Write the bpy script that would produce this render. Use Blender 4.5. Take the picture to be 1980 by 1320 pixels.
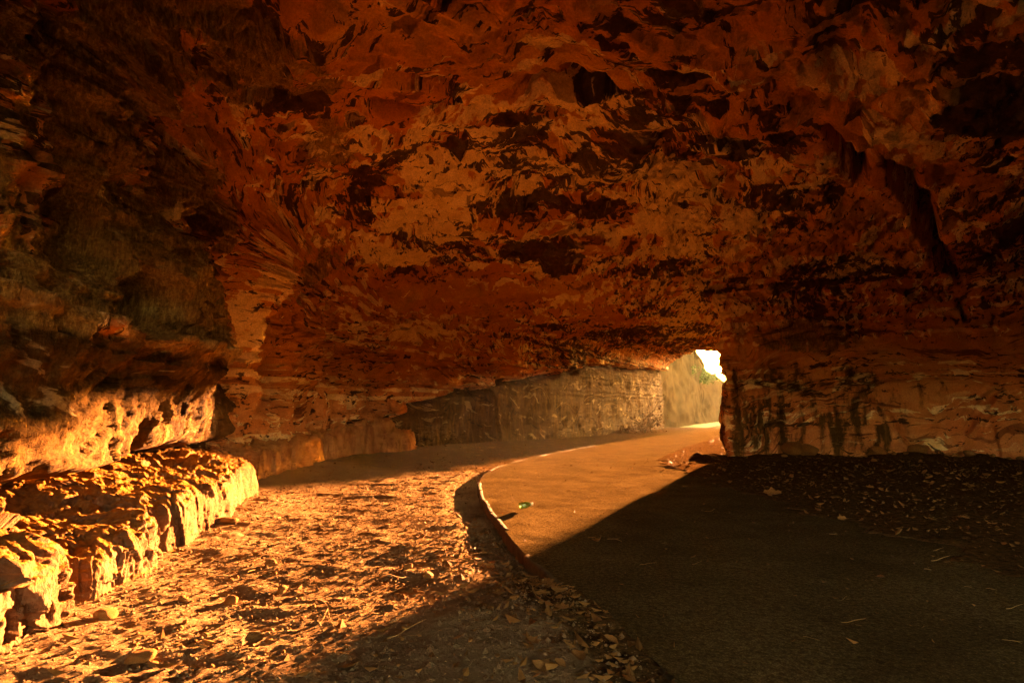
import bpy, bmesh, math, random
import numpy as np
from mathutils import Vector, Matrix, Quaternion
R_ = math.radians
random.seed(7); rng = np.random.default_rng(7)
sc = bpy.context.scene
for o in list(bpy.data.objects): bpy.data.objects.remove(o)

# ------------------------------------------------------------------ camera, world, sun, exposure
CAM_H, F_PX, PITCH = 1.1, 1100.0, R_(7.25)
cam = bpy.data.cameras.new('camera'); cam.lens = 20.0; cam.sensor_width = 36.0
cam.clip_start = 0.05; cam.clip_end = 2000
camo = bpy.data.objects.new('camera', cam); sc.collection.objects.link(camo)
camo.location = (0, 0, CAM_H); camo.rotation_euler = (R_(90) + PITCH, 0, 0)
sc.camera = camo
SUN_AZ, SUN_EL = R_(27.0), R_(6.4)          # azimuth from +Y towards +X
w = bpy.data.worlds.new('World'); sc.world = w; w.use_nodes = True
nt = w.node_tree
sky = nt.nodes.new('ShaderNodeTexSky'); sky.sky_type = 'NISHITA'; sky.sun_disc = False
sky.sun_elevation = SUN_EL; sky.sun_rotation = SUN_AZ; sky.dust_density = 7.0; sky.air_density = 1.2
bg = nt.nodes['Background']; bg.inputs['Strength'].default_value = 0.15
nt.links.new(sky.outputs[0], bg.inputs['Color'])
sun = bpy.data.lights.new('sun', 'SUN'); sun.energy = 2.5; sun.angle = R_(0.5); sun.color = (1.0, 0.51, 0.26)
suno = bpy.data.objects.new('sun', sun); sc.collection.objects.link(suno)
sdir = Vector((math.sin(SUN_AZ)*math.cos(SUN_EL), math.cos(SUN_AZ)*math.cos(SUN_EL), math.sin(SUN_EL)))
suno.rotation_euler = sdir.to_track_quat('Z', 'Y').to_euler(); suno.location = sdir*60
vs = sc.view_settings; vs.view_transform = 'Standard'; vs.look = 'None'; vs.gamma = 1.0; vs.exposure = 6.5; vs.use_white_balance = True; vs.white_balance_temperature = 10500; vs.white_balance_tint = 16   # camera set warm, as the photograph was
sc.cycles.max_bounces = 6; sc.cycles.diffuse_bounces = 5; sc.cycles.glossy_bounces = 2; sc.cycles.use_adaptive_sampling = True; sc.cycles.adaptive_threshold = 0.03
sc.cycles.volume_bounces = 0; sc.cycles.use_denoising = True
sc.cycles.sample_clamp_indirect = 6.0

# ------------------------------------------------------------------ helpers
def ray(px, py):
    rx, ry = (px-990)/F_PX, (660-py)/F_PX
    c, s = math.cos(PITCH), math.sin(PITCH)
    return np.array([rx, c - s*ry, s + c*ry])
def G(px, py, z=0.0):
    r = ray(px, py); k = (z-CAM_H)/r[2]
    return np.array([0, 0, CAM_H]) + k*r
def W(px, py, d):
    r = ray(px, py); return np.array([0, 0, CAM_H]) + d/r[1]*r
def project(P):
    c, s = math.cos(PITCH), math.sin(PITCH)
    x, y, z = P[:, 0], P[:, 1], P[:, 2]-CAM_H
    f = c*y + s*z; u = -s*y + c*z
    f = np.where(f < 0.05, 0.05, f)
    return 990 + F_PX*x/f, 660 - F_PX*u/f

_perms = {}
def _perm(seed):
    if seed not in _perms:
        r = np.random.default_rng(seed+1000); p = r.permutation(256)
        g = r.normal(size=(256, 3)); g /= np.linalg.norm(g, axis=1)[:, None]
        _perms[seed] = (np.concatenate([p, p]).astype(np.int32), g.astype(np.float32))
    return _perms[seed]
def pn(P, seed=0):
    perm, gr = _perm(seed)
    P = np.asarray(P, dtype=np.float32)
    i = np.floor(P).astype(np.int32); f = P - i; i &= 255
    u = f*f*f*(f*(f*6-15)+10)
    out = 0
    for dx in (0, 1):
        wx = u[:, 0] if dx else 1-u[:, 0]; a = perm[(i[:, 0]+dx) & 255]
        for dy in (0, 1):
            wy = wx*(u[:, 1] if dy else 1-u[:, 1]); b = perm[(a+i[:, 1]+dy) & 255]
            for dz in (0, 1):
                wz = wy*(u[:, 2] if dz else 1-u[:, 2]); h = perm[(b+i[:, 2]+dz) & 255]
                g = gr[h]
                out = out + wz*(g[:, 0]*(f[:, 0]-dx)+g[:, 1]*(f[:, 1]-dy)+g[:, 2]*(f[:, 2]-dz))
    return out*1.5
def fbm(P, octs=4, seed=0, gain=0.5, lac=2.03):
    P = np.asarray(P, dtype=np.float32); o = 0; a = 1.0
    for k in range(octs):
        o = o + a*pn(P, seed+k); P = P*lac; a *= gain
    return o
def ridged(P, octs=4, seed=0, gain=0.5):
    P = np.asarray(P, dtype=np.float32); o = 0; a = 1.0
    for k in range(octs):
        o = o + a*(1-2*np.abs(pn(P, seed+k))); P = P*2.03; a *= gain
    return o
def facets(P, seed=0, jit=0.85):
    """angular broken faces: every cell of a jittered lattice gets its own tilt and offset"""
    r = np.random.default_rng(seed+5000); T = r.random((4096, 3)).astype(np.float32); D = r.normal(size=(4096, 3)).astype(np.float32); O = r.normal(size=4096).astype(np.float32)
    P = np.asarray(P, dtype=np.float32); i = np.floor(P).astype(np.int32); f = P-i
    best = np.full(len(P), 1e9, np.float32); val = np.zeros(len(P), np.float32)
    for dx in (-1, 0, 1):
        for dy in (-1, 0, 1):
            for dz in (-1, 0, 1):
                h = ((i[:, 0]+dx)*7919 ^ (i[:, 1]+dy)*104729 ^ (i[:, 2]+dz)*1299709) & 4095
                q = f-np.array([dx, dy, dz], np.float32)-0.5-jit*(T[h]-0.5)
                d = (q*q).sum(1); m = d < best
                best[m] = d[m]; val[m] = (q[m]*D[h[m]]).sum(1) + 0.35*O[h[m]]
    return val
def sm(a, b, x):
    t = np.clip((x-a)/(b-a), 0, 1); return t*t*(3-2*t)
def terr(x, k, wd=0.12):
    y = x*k; f = np.floor(y); r = y-f
    return (f + sm(0.5-wd, 0.5+wd, r) - 0.5)/k
def P3(x, y, z): return np.stack([x, y, z], axis=1)

COL = sc.collection
def link(o, parent=None):
    COL.objects.link(o)
    if parent is not None: o.parent = parent
    return o
def tag(o, label=None, cat=None, group=None, kind=None):
    if label: o['label'] = label
    if cat: o['category'] = cat
    if group: o['group'] = group
    if kind: o['kind'] = kind
    return o
def mesh_np(name, V, Q, mat, attrs=None, smooth=True):
    """V (n,3); Q (m,4) or (m,3) faces."""
    me = bpy.data.meshes.new(name); k = Q.shape[1]
    me.vertices.add(len(V)); me.vertices.foreach_set('co', np.ascontiguousarray(V, dtype=np.float32).ravel())
    me.loops.add(Q.size); me.loops.foreach_set('vertex_index', np.ascontiguousarray(Q, dtype=np.int32).ravel())
    me.polygons.add(len(Q)); me.polygons.foreach_set('loop_start', np.arange(0, Q.size, k, dtype=np.int32))
    me.update(calc_edges=True)
    me.polygons.foreach_set('use_smooth', np.full(len(Q), smooth))
    for an, av in (attrs or {}).items():
        at = me.attributes.new(an, 'FLOAT', 'POINT'); at.data.foreach_set('value', np.ascontiguousarray(av, dtype=np.float32))
    if mat: me.materials.append(mat)
    me.validate(); me.update()
    return me
def gridq(nr, nc, flip=False):
    i = np.arange(nr-1)[:, None]*nc + np.arange(nc-1)[None, :]
    q = np.stack([i, i+1, i+nc+1, i+nc], axis=-1).reshape(-1, 4)
    return q[:, ::-1] if flip else q
def normals_grid(P):
    du = np.gradient(P, axis=0); dv = np.gradient(P, axis=1)
    n = np.cross(du, dv); return n/np.maximum(np.linalg.norm(n, axis=2, keepdims=True), 1e-9)
def obj(name, me, parent=None): return link(bpy.data.objects.new(name, me), parent)
def seg_dist(P, pts):
    """distance from points to a 3D polyline, and the fraction along it"""
    best = np.full(len(P), 1e9); tt = np.zeros(len(P)); n = len(pts)-1
    for k in range(n):
        a, b = pts[k], pts[k+1]; ab = b-a
        t = np.clip(((P-a)@ab)/max(ab@ab, 1e-9), 0, 1)
        d = np.linalg.norm(P-(a+t[:, None]*ab), axis=1)
        m = d < best; best[m] = d[m]; tt[m] = (k+t[m])/n
    return best, tt

# ------------------------------------------------------------------ materials
class NB:
    """small node builder"""
    def __init__(s, name):
        s.m = bpy.data.materials.new(name); s.m.use_nodes = True; s.t = s.m.node_tree
        s.b = s.t.nodes['Principled BSDF']; s.out = s.t.nodes['Material Output']
        s.tc = s.t.nodes.new('ShaderNodeTexCoord').outputs['Object']
    def n(s, typ, **kw):
        x = s.t.nodes.new(typ)
        for k, v in kw.items(): setattr(x, k, v)
        return x
    def l(s, a, b): s.t.links.new(a, b)
    def put(s, inp, v):
        if hasattr(v, 'is_linked'): s.l(v, inp)
        else: inp.default_value = v
    def map(s, v, scale=(1, 1, 1), rot=(0, 0, 0), loc=(0, 0, 0)):
        x = s.n('ShaderNodeMapping'); s.l(v, x.inputs['Vector'])
        x.inputs['Scale'].default_value = scale; x.inputs['Rotation'].default_value = rot; x.inputs['Location'].default_value = loc
        return x.outputs[0]
    def noise(s, v, scale, detail=5, rough=0.55, dist=0.0, col=False):
        x = s.n('ShaderNodeTexNoise'); s.l(v, x.inputs['Vector'])
        x.inputs['Scale'].default_value = scale; x.inputs['Detail'].default_value = detail
        x.inputs['Roughness'].default_value = rough; x.inputs['Distortion'].default_value = dist
        return x.outputs['Color' if col else 'Fac']
    def voro(s, v, scale, feature='F1', out='Distance', rand=1.0):
        x = s.n('ShaderNodeTexVoronoi', feature=feature); s.l(v, x.inputs['Vector'])
        x.inputs['Scale'].default_value = scale; x.inputs['Randomness'].default_value = rand
        return x.outputs[out]
    def ramp(s, f, *stops, interp='LINEAR'):
        x = s.n('ShaderNodeValToRGB'); s.put(x.inputs[0], f); e = x.color_ramp.elements; x.color_ramp.interpolation = interp
        while len(e) < len(stops): e.new(0.5)
        for k, (p, c) in enumerate(stops):
            e[k].position = p; e[k].color = (c, c, c, 1) if isinstance(c, (int, float)) else (*c, 1)
        return x.outputs[0]
    def mr(s, v, a, b, c=0.0, d=1.0, smooth=True):
        x = s.n('ShaderNodeMapRange'); x.interpolation_type = 'SMOOTHSTEP' if smooth else 'LINEAR'
        s.put(x.inputs[0], v)
        for k, q in enumerate((a, b, c, d)): x.inputs[k+1].default_value = q
        return x.outputs[0]
    def math(s, op, a, b=0.0, clamp=False):
        x = s.n('ShaderNodeMath', operation=op); x.use_clamp = clamp; s.put(x.inputs[0], a); s.put(x.inputs[1], b); return x.outputs[0]
    def mix(s, f, a, b, mode='MIX'):
        x = s.n('ShaderNodeMix', data_type='RGBA', blend_type=mode)
        s.put(x.inputs['Factor'], f)
        for nm, v in (('A', a), ('B', b)):
            i = [q for q in x.inputs if q.name == nm and q.type == 'RGBA'][0]
            if isinstance(v, tuple): v = (*v, 1) if len(v) == 3 else v
            s.put(i, v)
        return [q for q in x.outputs if q.type == 'RGBA'][0]
    def attr(s, name):
        x = s.n('ShaderNodeAttribute'); x.attribute_name = name; return x.outputs['Fac']
    def vadd(s, a, b, k=1.0):
        m = s.n('ShaderNodeVectorMath', operation='MULTIPLY_ADD'); s.l(b, m.inputs[0]); m.inputs[1].default_value = (k, k, k); s.l(a, m.inputs[2]); return m.outputs[0]
    def bump(s, h, strength, dist, prev=None):
        x = s.n('ShaderNodeBump'); s.put(x.inputs['Height'], h); x.inputs['Strength'].default_value = strength; x.inputs['Distance'].default_value = dist
        if prev is not None: s.l(prev, x.inputs['Normal'])
        return x.outputs[0]
    def done(s, col, rough=0.9, normal=None, spec=0.25):
        s.put(s.b.inputs['Base Color'], (*col, 1) if isinstance(col, tuple) else col); s.put(s.b.inputs['Roughness'], rough)
        s.b.inputs['Specular IOR Level'].default_value = spec
        if normal is not None: s.l(normal, s.b.inputs['Normal'])
        return s.m

def rock_material():
    b = NB('sandstone'); p = b.tc
    warp = b.noise(p, 1.1, 3, 0.5, 0.0, col=True)
    pw = b.vadd(p, warp, 0.55)
    bed = b.attr('bed'); sx = b.n('ShaderNodeSeparateXYZ'); b.l(pw, sx.inputs[0]); cx = b.n('ShaderNodeCombineXYZ')
    b.l(b.math('MULTIPLY', sx.outputs[0], 0.46), cx.inputs[0]); b.l(b.math('MULTIPLY', sx.outputs[1], 1.05), cx.inputs[1]); b.l(bed, cx.inputs[2])
    across = cx.outputs[0]                                   # follows the beds of the sandstone
    axial = b.map(pw, (2.2, 0.5, 1.6), rot=(0, 0, SUN_AZ))   # weathering lines along the passage
    pv = b.vadd(p, warp, 0.16); vert = b.map(pv, (2.2, 2.2, 0.42))                       # runs down the walls
    ax, mo, dk, pl, ct = b.attr('axial'), b.attr('moss'), b.attr('dark'), b.attr('pale'), b.attr('cut')
    # ground colour of the stone
    n1 = b.noise(across, 0.9, 6, 0.6, 0.3)
    base = b.ramp(n1, (0.30, (0.38, 0.135, 0.058)), (0.50, (0.56, 0.230, 0.10)), (0.68, (0.64, 0.33, 0.15)))
    n_red = b.noise(p, 0.55, 3, 0.5)
    base = b.mix(b.mr(n_red, 0.45, 0.7), base, (0.56, 0.20, 0.088))
    # pale flaked patches; also the painted glow of mid-ceiling and buttress
    pa = b.noise(across, 2.3, 6, 0.62, 0.5); pb = b.noise(axial, 2.0, 6, 0.62, 0.4)
    pf = b.mix(ax, pa, pb)
    palef = b.mr(b.math('ADD', pf, b.math('MULTIPLY', b.math('SUBTRACT', pl, 0.5), 0.40)), 0.535, 0.575)
    palecol = b.ramp(b.noise(p, 3.0, 5, 0.6), (0.35, (0.76, 0.52, 0.28)), (0.65, (0.90, 0.70, 0.44)))
    col = b.mix(palef, base, palecol)
    # soot and dark weathering, crisp-edged blotches; also paints ceiling shade
    da = b.noise(b.map(across, loc=(7.3, 2.1, 4.4)), 2.6, 6, 0.64, 0.8); db = b.noise(b.map(axial, loc=(3.3, 8.1, 1.4)), 2.2, 6, 0.64, 0.5)
    df = b.mix(ax, da, db)
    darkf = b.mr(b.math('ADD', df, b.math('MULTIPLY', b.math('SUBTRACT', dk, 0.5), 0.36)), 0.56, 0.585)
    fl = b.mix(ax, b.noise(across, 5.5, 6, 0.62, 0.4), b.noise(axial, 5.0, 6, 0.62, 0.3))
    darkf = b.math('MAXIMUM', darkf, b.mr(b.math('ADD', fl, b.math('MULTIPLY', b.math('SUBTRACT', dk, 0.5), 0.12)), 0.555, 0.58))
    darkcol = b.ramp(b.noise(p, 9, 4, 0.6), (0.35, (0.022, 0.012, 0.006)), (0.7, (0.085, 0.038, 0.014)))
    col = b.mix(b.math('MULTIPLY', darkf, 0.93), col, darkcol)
    # algae / moss film, streaky
    mn = b.noise(vert, 3.0, 6, 0.65, 0.4)
    mossf = b.mr(b.math('ADD', mn, b.math('MULTIPLY', b.math('SUBTRACT', mo, 0.5), 0.9)), 0.50, 0.62)
    mosscol = b.ramp(b.noise(vert, 15, 7, 0.82), (0.30, (0.065, 0.038, 0.015)), (0.50, (0.27, 0.155, 0.055)), (0.70, (0.58, 0.36, 0.14)))
    col = b.mix(b.math('MULTIPLY', mossf, 0.92), col, mosscol)
    # quarried face: olive-ochre with root and water runs; also darkens the sunlit lip
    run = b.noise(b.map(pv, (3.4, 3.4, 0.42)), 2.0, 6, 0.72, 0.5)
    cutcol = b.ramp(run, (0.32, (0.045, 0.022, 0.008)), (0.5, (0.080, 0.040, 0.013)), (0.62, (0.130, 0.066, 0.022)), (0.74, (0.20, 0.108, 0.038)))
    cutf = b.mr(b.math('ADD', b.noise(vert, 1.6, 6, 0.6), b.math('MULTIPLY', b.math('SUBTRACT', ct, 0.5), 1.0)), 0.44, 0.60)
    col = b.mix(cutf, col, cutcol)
    # thin bedding lines
    zz = b.noise(b.map(across, (0.45, 0.45, 1.0)), 2.6, 5, 0.62)
    col = b.mix(b.mr(zz, 0.585, 0.635, 0.0, 0.75), col, b.mix(1.0, col, (0.22, 0.17, 0.15), 'MULTIPLY'))
    col = b.mix(b.mr(zz, 0.40, 0.36, 0.0, 0.55), col, b.mix(0.5, col, palecol))
    grain = b.noise(p, 45, 4, 0.75)
    col = b.mix(1.0, col, b.ramp(grain, (0.25, (0.55, 0.52, 0.5)), (0.75, (1.25, 1.2, 1.15))), 'MULTIPLY')
    # relief
    h1 = b.math('MULTIPLY', b.noise(across, 4, 6, 0.68, 0.3), 0.085)
    h3 = b.math('MULTIPLY', b.math('MULTIPLY', b.noise(vert, 9, 5, 0.72), b.mr(mo, 0.3, 0.8)), 0.07)
    h4 = b.math('MULTIPLY', b.noise(p, 26, 5, 0.74), 0.022)
    nrm = b.bump(b.math('ADD', b.math('ADD', h1, h3), h4), 1.0, 1.0)
    return b.done(col, 1.0, nrm, 0.05)

def ledge_material():
    b = NB('ledge_sandstone'); p = b.tc
    n = b.noise(b.map(p, (1, 1, 1.6)), 2.2, 6, 0.62, 0.4)
    col = b.ramp(n, (0.3, (0.068, 0.030, 0.016)), (0.5, (0.115, 0.059, 0.034)), (0.7, (0.158, 0.088, 0.052)))
    zz = b.noise(b.map(p, (0.3, 0.3, 12.0)), 2.0, 4, 0.6)
    col = b.mix(b.mr(zz, 0.55, 0.7, 0, 0.4), col, (0.30, 0.10, 0.03))
    up = b.n('ShaderNodeNewGeometry'); sep = b.n('ShaderNodeSeparateXYZ'); b.l(up.outputs['Normal'], sep.inputs[0])
    dirt = b.ramp(b.noise(p, 14, 7, 0.7), (0.3, (0.09, 0.033, 0.010)), (0.7, (0.26, 0.11, 0.036)))
    col = b.mix(b.mr(b.math('ADD', sep.outputs[2], b.math('MULTIPLY', b.math('SUBTRACT', n, 0.5), 0.8)), 0.55, 0.85), col, dirt)
    nrm = b.bump(b.math('ADD', b.math('MULTIPLY', b.noise(b.map(p, (2.2, 2.2, 0.9)), 7, 5, 0.68, 0.3), 0.04), b.math('MULTIPLY', b.noise(p, 40, 5, 0.75), 0.016)), 1.0, 1.0)
    return b.done(col, 1.0, nrm, 0.0)

def dirt_material():
    b = NB('dirt'); p = b.tc; li = b.attr('litter')
    n = b.noise(p, 1.2, 8, 0.65)
    col = b.ramp(n, (0.3, (0.098, 0.053, 0.028)), (0.55, (0.155, 0.094, 0.052)), (0.75, (0.21, 0.136, 0.078)))
    sp = b.noise(p, 22, 7, 0.72)
    col = b.mix(b.mr(sp, 0.56, 0.68), col, (0.085, 0.04, 0.016))
    col = b.mix(b.mr(b.noise(p, 55, 5, 0.7), 0.62, 0.7), col, (0.55, 0.34, 0.15))
    lf = b.mr(b.math('ADD', b.noise(p, 3.0, 6, 0.7), b.math('MULTIPLY', b.math('SUBTRACT', li, 0.5), 0.9)), 0.42, 0.62)
    leafc = b.ramp(b.noise(p, 18, 6, 0.75), (0.35, (0.024, 0.013, 0.006)), (0.6, (0.075, 0.037, 0.015)), (0.75, (0.17, 0.08, 0.028)))
    col = b.mix(lf, col, leafc)
    nrm = b.bump(b.noise(p, 20, 6, 0.78), 1.0, 0.03)
    return b.done(col, 1.0, nrm, 0.0)

def path_material():
    b = NB('worn_asphalt'); p = b.tc
    n = b.noise(p, 1.3, 7, 0.68)
    col = b.ramp(n, (0.3, (0.046, 0.030, 0.014)), (0.55, (0.088, 0.059, 0.028)), (0.75, (0.125, 0.084, 0.041)))
    col = b.mix(1.0, col, b.ramp(b.noise(p, 38, 4, 0.75), (0.36, (0.45, 0.43, 0.4)), (0.64, (1.5, 1.5, 1.45))), 'MULTIPLY')
    v = b.voro(p, 95); agg = b.mr(v, 0.1, 0.6)
    col = b.mix(b.math('MULTIPLY', agg, 0.6), col, (0.030, 0.015, 0.006))
    col = b.mix(b.mr(b.noise(p, 160, 3, 0.7), 0.64, 0.74), col, (0.22, 0.14, 0.06))
    col = b.mix(b.mr(b.noise(p, 5, 7, 0.7), 0.60, 0.68, 0, 0.6), col, (0.03, 0.015, 0.007))
    nrm = b.bump(b.math('ADD', b.math('MULTIPLY', v, -0.5), b.noise(p, 9, 6, 0.72)), 0.5, 0.012)
    return b.done(col, 1.0, nrm, 0.0)

def simple(name, c1, c2, scale=8, rough=0.85, bump=0.4, dist=0.01, spec=0.03):
    b = NB(name); n = b.noise(b.tc, scale, 7, 0.65, 0.2)
    col = b.ramp(n, (0.3, c1), (0.7, c2))
    return b.done(col, rough, b.bump(b.noise(b.tc, scale*4, 6, 0.7), bump, dist), spec)

M = {'rock': rock_material(), 'ledge': ledge_material(), 'dirt': dirt_material(), 'path': path_material()}
M['cutting'] = simple('darkened_cutting', (0.030, 0.016, 0.005), (0.072, 0.042, 0.014), 1.2, 1.0, 0.7, 0.05, 0.0)  # outside rock, darkened in colour so the skylight does not blow it out
M['concrete'] = simple('kerb_concrete', (0.038, 0.023, 0.012), (0.085, 0.052, 0.026), 9, 0.9, 0.6, 0.01)
M['stone'] = simple('loose_stone', (0.11, 0.045, 0.016), (0.20, 0.095, 0.035), 11, 0.92, 0.6, 0.01)
M['leaf'] = simple('dead_leaf', (0.07, 0.028, 0.010), (0.17, 0.075, 0.026), 25, 0.75, 0.5, 0.004)
M['twig'] = simple('dry_twig', (0.13, 0.065, 0.026), (0.32, 0.18, 0.075), 30, 0.85, 0.6, 0.003)
M['straw'] = simple('leaf_crumb', (0.035, 0.015, 0.006), (0.20, 0.09, 0.03), 6, 0.85, 0.2, 0.002)
M['bark'] = simple('bark', (0.06, 0.035, 0.018), (0.16, 0.10, 0.05), 20, 0.9, 0.8, 0.01)
M['green'] = simple('foliage', (0.05, 0.075, 0.018), (0.11, 0.13, 0.03), 3, 0.6, 0.2, 0.003)
M['grass'] = simple('outside_grass', (0.06, 0.06, 0.02), (0.13, 0.11, 0.035), 1.5, 0.95, 0.6, 0.03)

# ------------------------------------------------------------------ cave shell: one swept vault, cut into walls and ceiling
ST = [ # L(x,y)        R(x,y)        HL   HR   Hc   wl   wr   (heights and cove widths in metres)
 ((-1.0, -7.0), ( 9.5, -7.0), 2.6, 2.6, 4.5, 2.0, 2.5),
 ((-3.0,  0.0), (10.0, -1.5), 2.4, 2.2, 4.4, 2.0, 3.5),
 ((-3.45, 3.0), (11.0,  3.0), 2.5, 2.3, 4.6, 2.0, 4.5),
 ((-3.6,  4.5), (11.8,  6.5), 2.5, 2.4, 4.6, 2.0, 5.0),
 ((-3.95, 6.0), (12.0,  9.0), 2.5, 2.5, 4.6, 2.1, 5.0),
 ((-4.35, 8.0), (11.3, 11.2), 2.5, 2.6, 4.6, 2.3, 4.8),
 ((-4.5,  9.5), ( 9.8, 12.3), 2.4, 2.6, 4.6, 2.5, 4.2),
 ((-4.6, 11.0), ( 8.0, 12.9), 2.3, 2.6, 4.6, 2.8, 3.8),
 ((-4.4, 13.0), ( 6.2, 13.3), 2.2, 2.5, 4.6, 3.2, 3.2),
 ((-4.0, 14.8), ( 5.1, 13.5), 2.2, 2.45, 4.6, 3.5, 2.8),
 ((-3.0, 16.8), ( 5.5, 14.4), 2.2, 2.4, 4.6, 3.5, 2.6),
 (( 0.2, 21.4), ( 7.2, 17.7), 2.5, 2.4, 4.6, 3.5, 2.6),
 (( 5.3, 31.0), (12.0, 27.2), 3.6, 2.8, 4.9, 3.3, 2.8),
 ((11.4, 43.0), (18.6, 40.0), 3.4, 3.0, 5.6, 3.2, 3.0)]
key = np.array([[*a, *c, *r] for a, c, *r in ST], dtype=float)
seg = np.array([30, 40, 70, 70, 80, 80, 75, 80, 75, 60, 110, 90, 70])
us = np.concatenate([k + np.arange(n)/n for k, n in enumerate(seg)] + [[len(ST)-1]])
K = np.stack([np.interp(us, np.arange(len(ST)), key[:, c]) for c in range(key.shape[1])], axis=1)
def gsm(a, s):
    r = int(3*s); k = np.exp(-0.5*(np.arange(-r, r+1)/s)**2); k /= k.sum()
    e = np.concatenate([2*a[0]-a[r:0:-1], a, 2*a[-1]-a[-2:-r-2:-1]]); return np.convolve(e, k, 'valid')
for c in (0, 1, 4, 5, 6, 7, 8): K[:, c] = gsm(K[:, c], 22)
for c in (2, 3): K[:, c] = gsm(K[:, c], 5)
NS, NT = len(us), 740
base = np.zeros((NS, NT, 3)); tn = np.zeros((NS, NT)); 
q = np.linspace(0, math.pi/2, 60)
for i in range(NS):
    lx, ly, rx, ry, HL, HR, Hc, wl, wr = K[i]
    Wd = math.hypot(rx-lx, ry-ly)
    e = 0.72
    px_ = np.concatenate([[0, 0], wl*(1-np.cos(q[1:])**e), Wd-wr*(1-np.cos(q[::-1])**e), [Wd, Wd]])
    pz_ = np.concatenate([[-0.35, HL], HL+(Hc-HL)*np.sin(q[1:])**e, HR+(Hc-HR)*np.sin(q[::-1])**e, [HR, -0.35]])
    mid = np.sin(np.clip(px_/Wd, 0, 1)*math.pi); pz_ = pz_ + 0.18*mid*(pz_ > HL)
    dl = np.hypot(np.diff(px_), np.diff(pz_)); s_ = np.concatenate([[0], np.cumsum(dl)])
    # denser on the left and in the middle than on the far right
    tt = np.interp(np.linspace(0, 1, NT), [0, 0.40, 0.80, 1], [0, 5.4, 5.4+0.6*(s_[-1]-5.4), s_[-1]])
    X = np.interp(tt, s_, px_); Z = np.interp(tt, s_, pz_)
    base[i, :, 0] = lx + (rx-lx)*X/Wd; base[i, :, 1] = ly + (ry-ly)*X/Wd; base[i, :, 2] = Z
    tn[i] = X
N0 = normals_grid(base)
# inward normals (towards the middle of the passage)
cen = np.stack([(K[:, 0]+K[:, 2])/2, (K[:, 1]+K[:, 3])/2, np.full(NS, 1.5)], axis=1)[:, None, :]
if ((cen-base)*N0).sum() < 0: N0 = -N0; FLIP = True
else: FLIP = False
B = base.reshape(-1, 3); Nn = N0.reshape(-1, 3)
bx, by = project(B)
TX = tn.reshape(-1); WDT = np.repeat(np.hypot(K[:, 2]-K[:, 0], K[:, 3]-K[:, 1]), NT)
UU = np.repeat(us, NT); HLv = np.repeat(K[:, 4], NT); HRv = np.repeat(K[:, 5], NT); WL = np.repeat(K[:, 7], NT); WR = np.repeat(K[:, 8], NT)
Zc = B[:, 2]
left = (TX < WL*0.55) ; leftw = sm(2.6, 1.0, TX)*sm(14, 12, UU*0+UU)     # weights
leftw = sm(1.9, 0.5, TX); rightw = sm(1.9, 0.5, WDT-TX)
ceilw = np.clip(1-leftw-rightw, 0, 1)
near = sm(20.0, 15.0, B[:, 1]+0.3*B[:, 0])
vis_ok = (B[:, 1] > 0.5)
_cand = np.nonzero(vis_ok & (bx > -700) & (bx < 2700) & (by > -500) & (by < 1400))[0]
_cx, _cy = bx[_cand].astype(np.float32), by[_cand].astype(np.float32); _cd = np.linalg.norm(B[_cand]-np.array([0, 0, CAM_H]), axis=1)
def S(px, py):
    """the shell point seen at a pixel of the photograph"""
    d = (_cx-px)**2 + (_cy-py)**2; m = d.min()
    c = np.nonzero(d < m + 40)[0]
    return B[_cand[c[np.argmin(_cd[c])]]]
def SL(*pp): return [S(*p) for p in pp]
def blob(px, py, rx, ry, ang=0.0):
    """rock points near a pixel: their indices, and how far out they lie in an ellipse on the rock (1 at the rim), in 3D"""
    c = S(px, py); a = math.radians(ang)
    e1 = S(px+rx*math.cos(a), py+rx*math.sin(a))-c; e2 = S(px-ry*math.sin(a), py+ry*math.cos(a))-c
    r = 1.7*max(np.linalg.norm(e1), np.linalg.norm(e2))
    n = np.cross(e1, e2); n /= max(np.linalg.norm(n), 1e-9)
    i = np.nonzero((np.abs(B[:, 0]-c[0]) < r) & (np.abs(B[:, 1]-c[1]) < r) & (np.abs(B[:, 2]-c[2]) < r))[0]
    A = np.stack([e1, e2, n*r*0.6], axis=1)
    if abs(np.linalg.det(A)) < 1e-9: return i[:0], np.zeros(0)
    L = np.linalg.inv(A) @ (B[i]-c).T
    return i, (L**2).sum(0)**0.5
WARP = [pn(B*2.0+k*3.1, 80+k) for k in range(3)]

disp = np.zeros(len(B))
Bw = B + 0.35*np.stack([pn(B*0.9, 31), pn(B*0.9, 32), pn(B*0.9, 33)], axis=1)
# big lumps, slab steps, fine relief
disp += 0.22*fbm(B*0.38, 3, 1)
Ba = Bw*np.array([0.35, 1.0, 1.0])
slab = fbm(Ba*0.9, 3, 5, 0.5)
dome = np.hypot((B[:, 0]-0.6)/4.2, (B[:, 1]-9.8)/3.8)
coarse = (0.52*np.minimum(dome, 1.8)-0.42)*sm(26, 15, B[:, 1]) + 0.11*fbm(Bw*0.42*np.array([0.5, 1, 1]), 2, 3)      # hollowed dome over the middle of the floor
disp += ceilw*coarse + 0.06*slab
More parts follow.
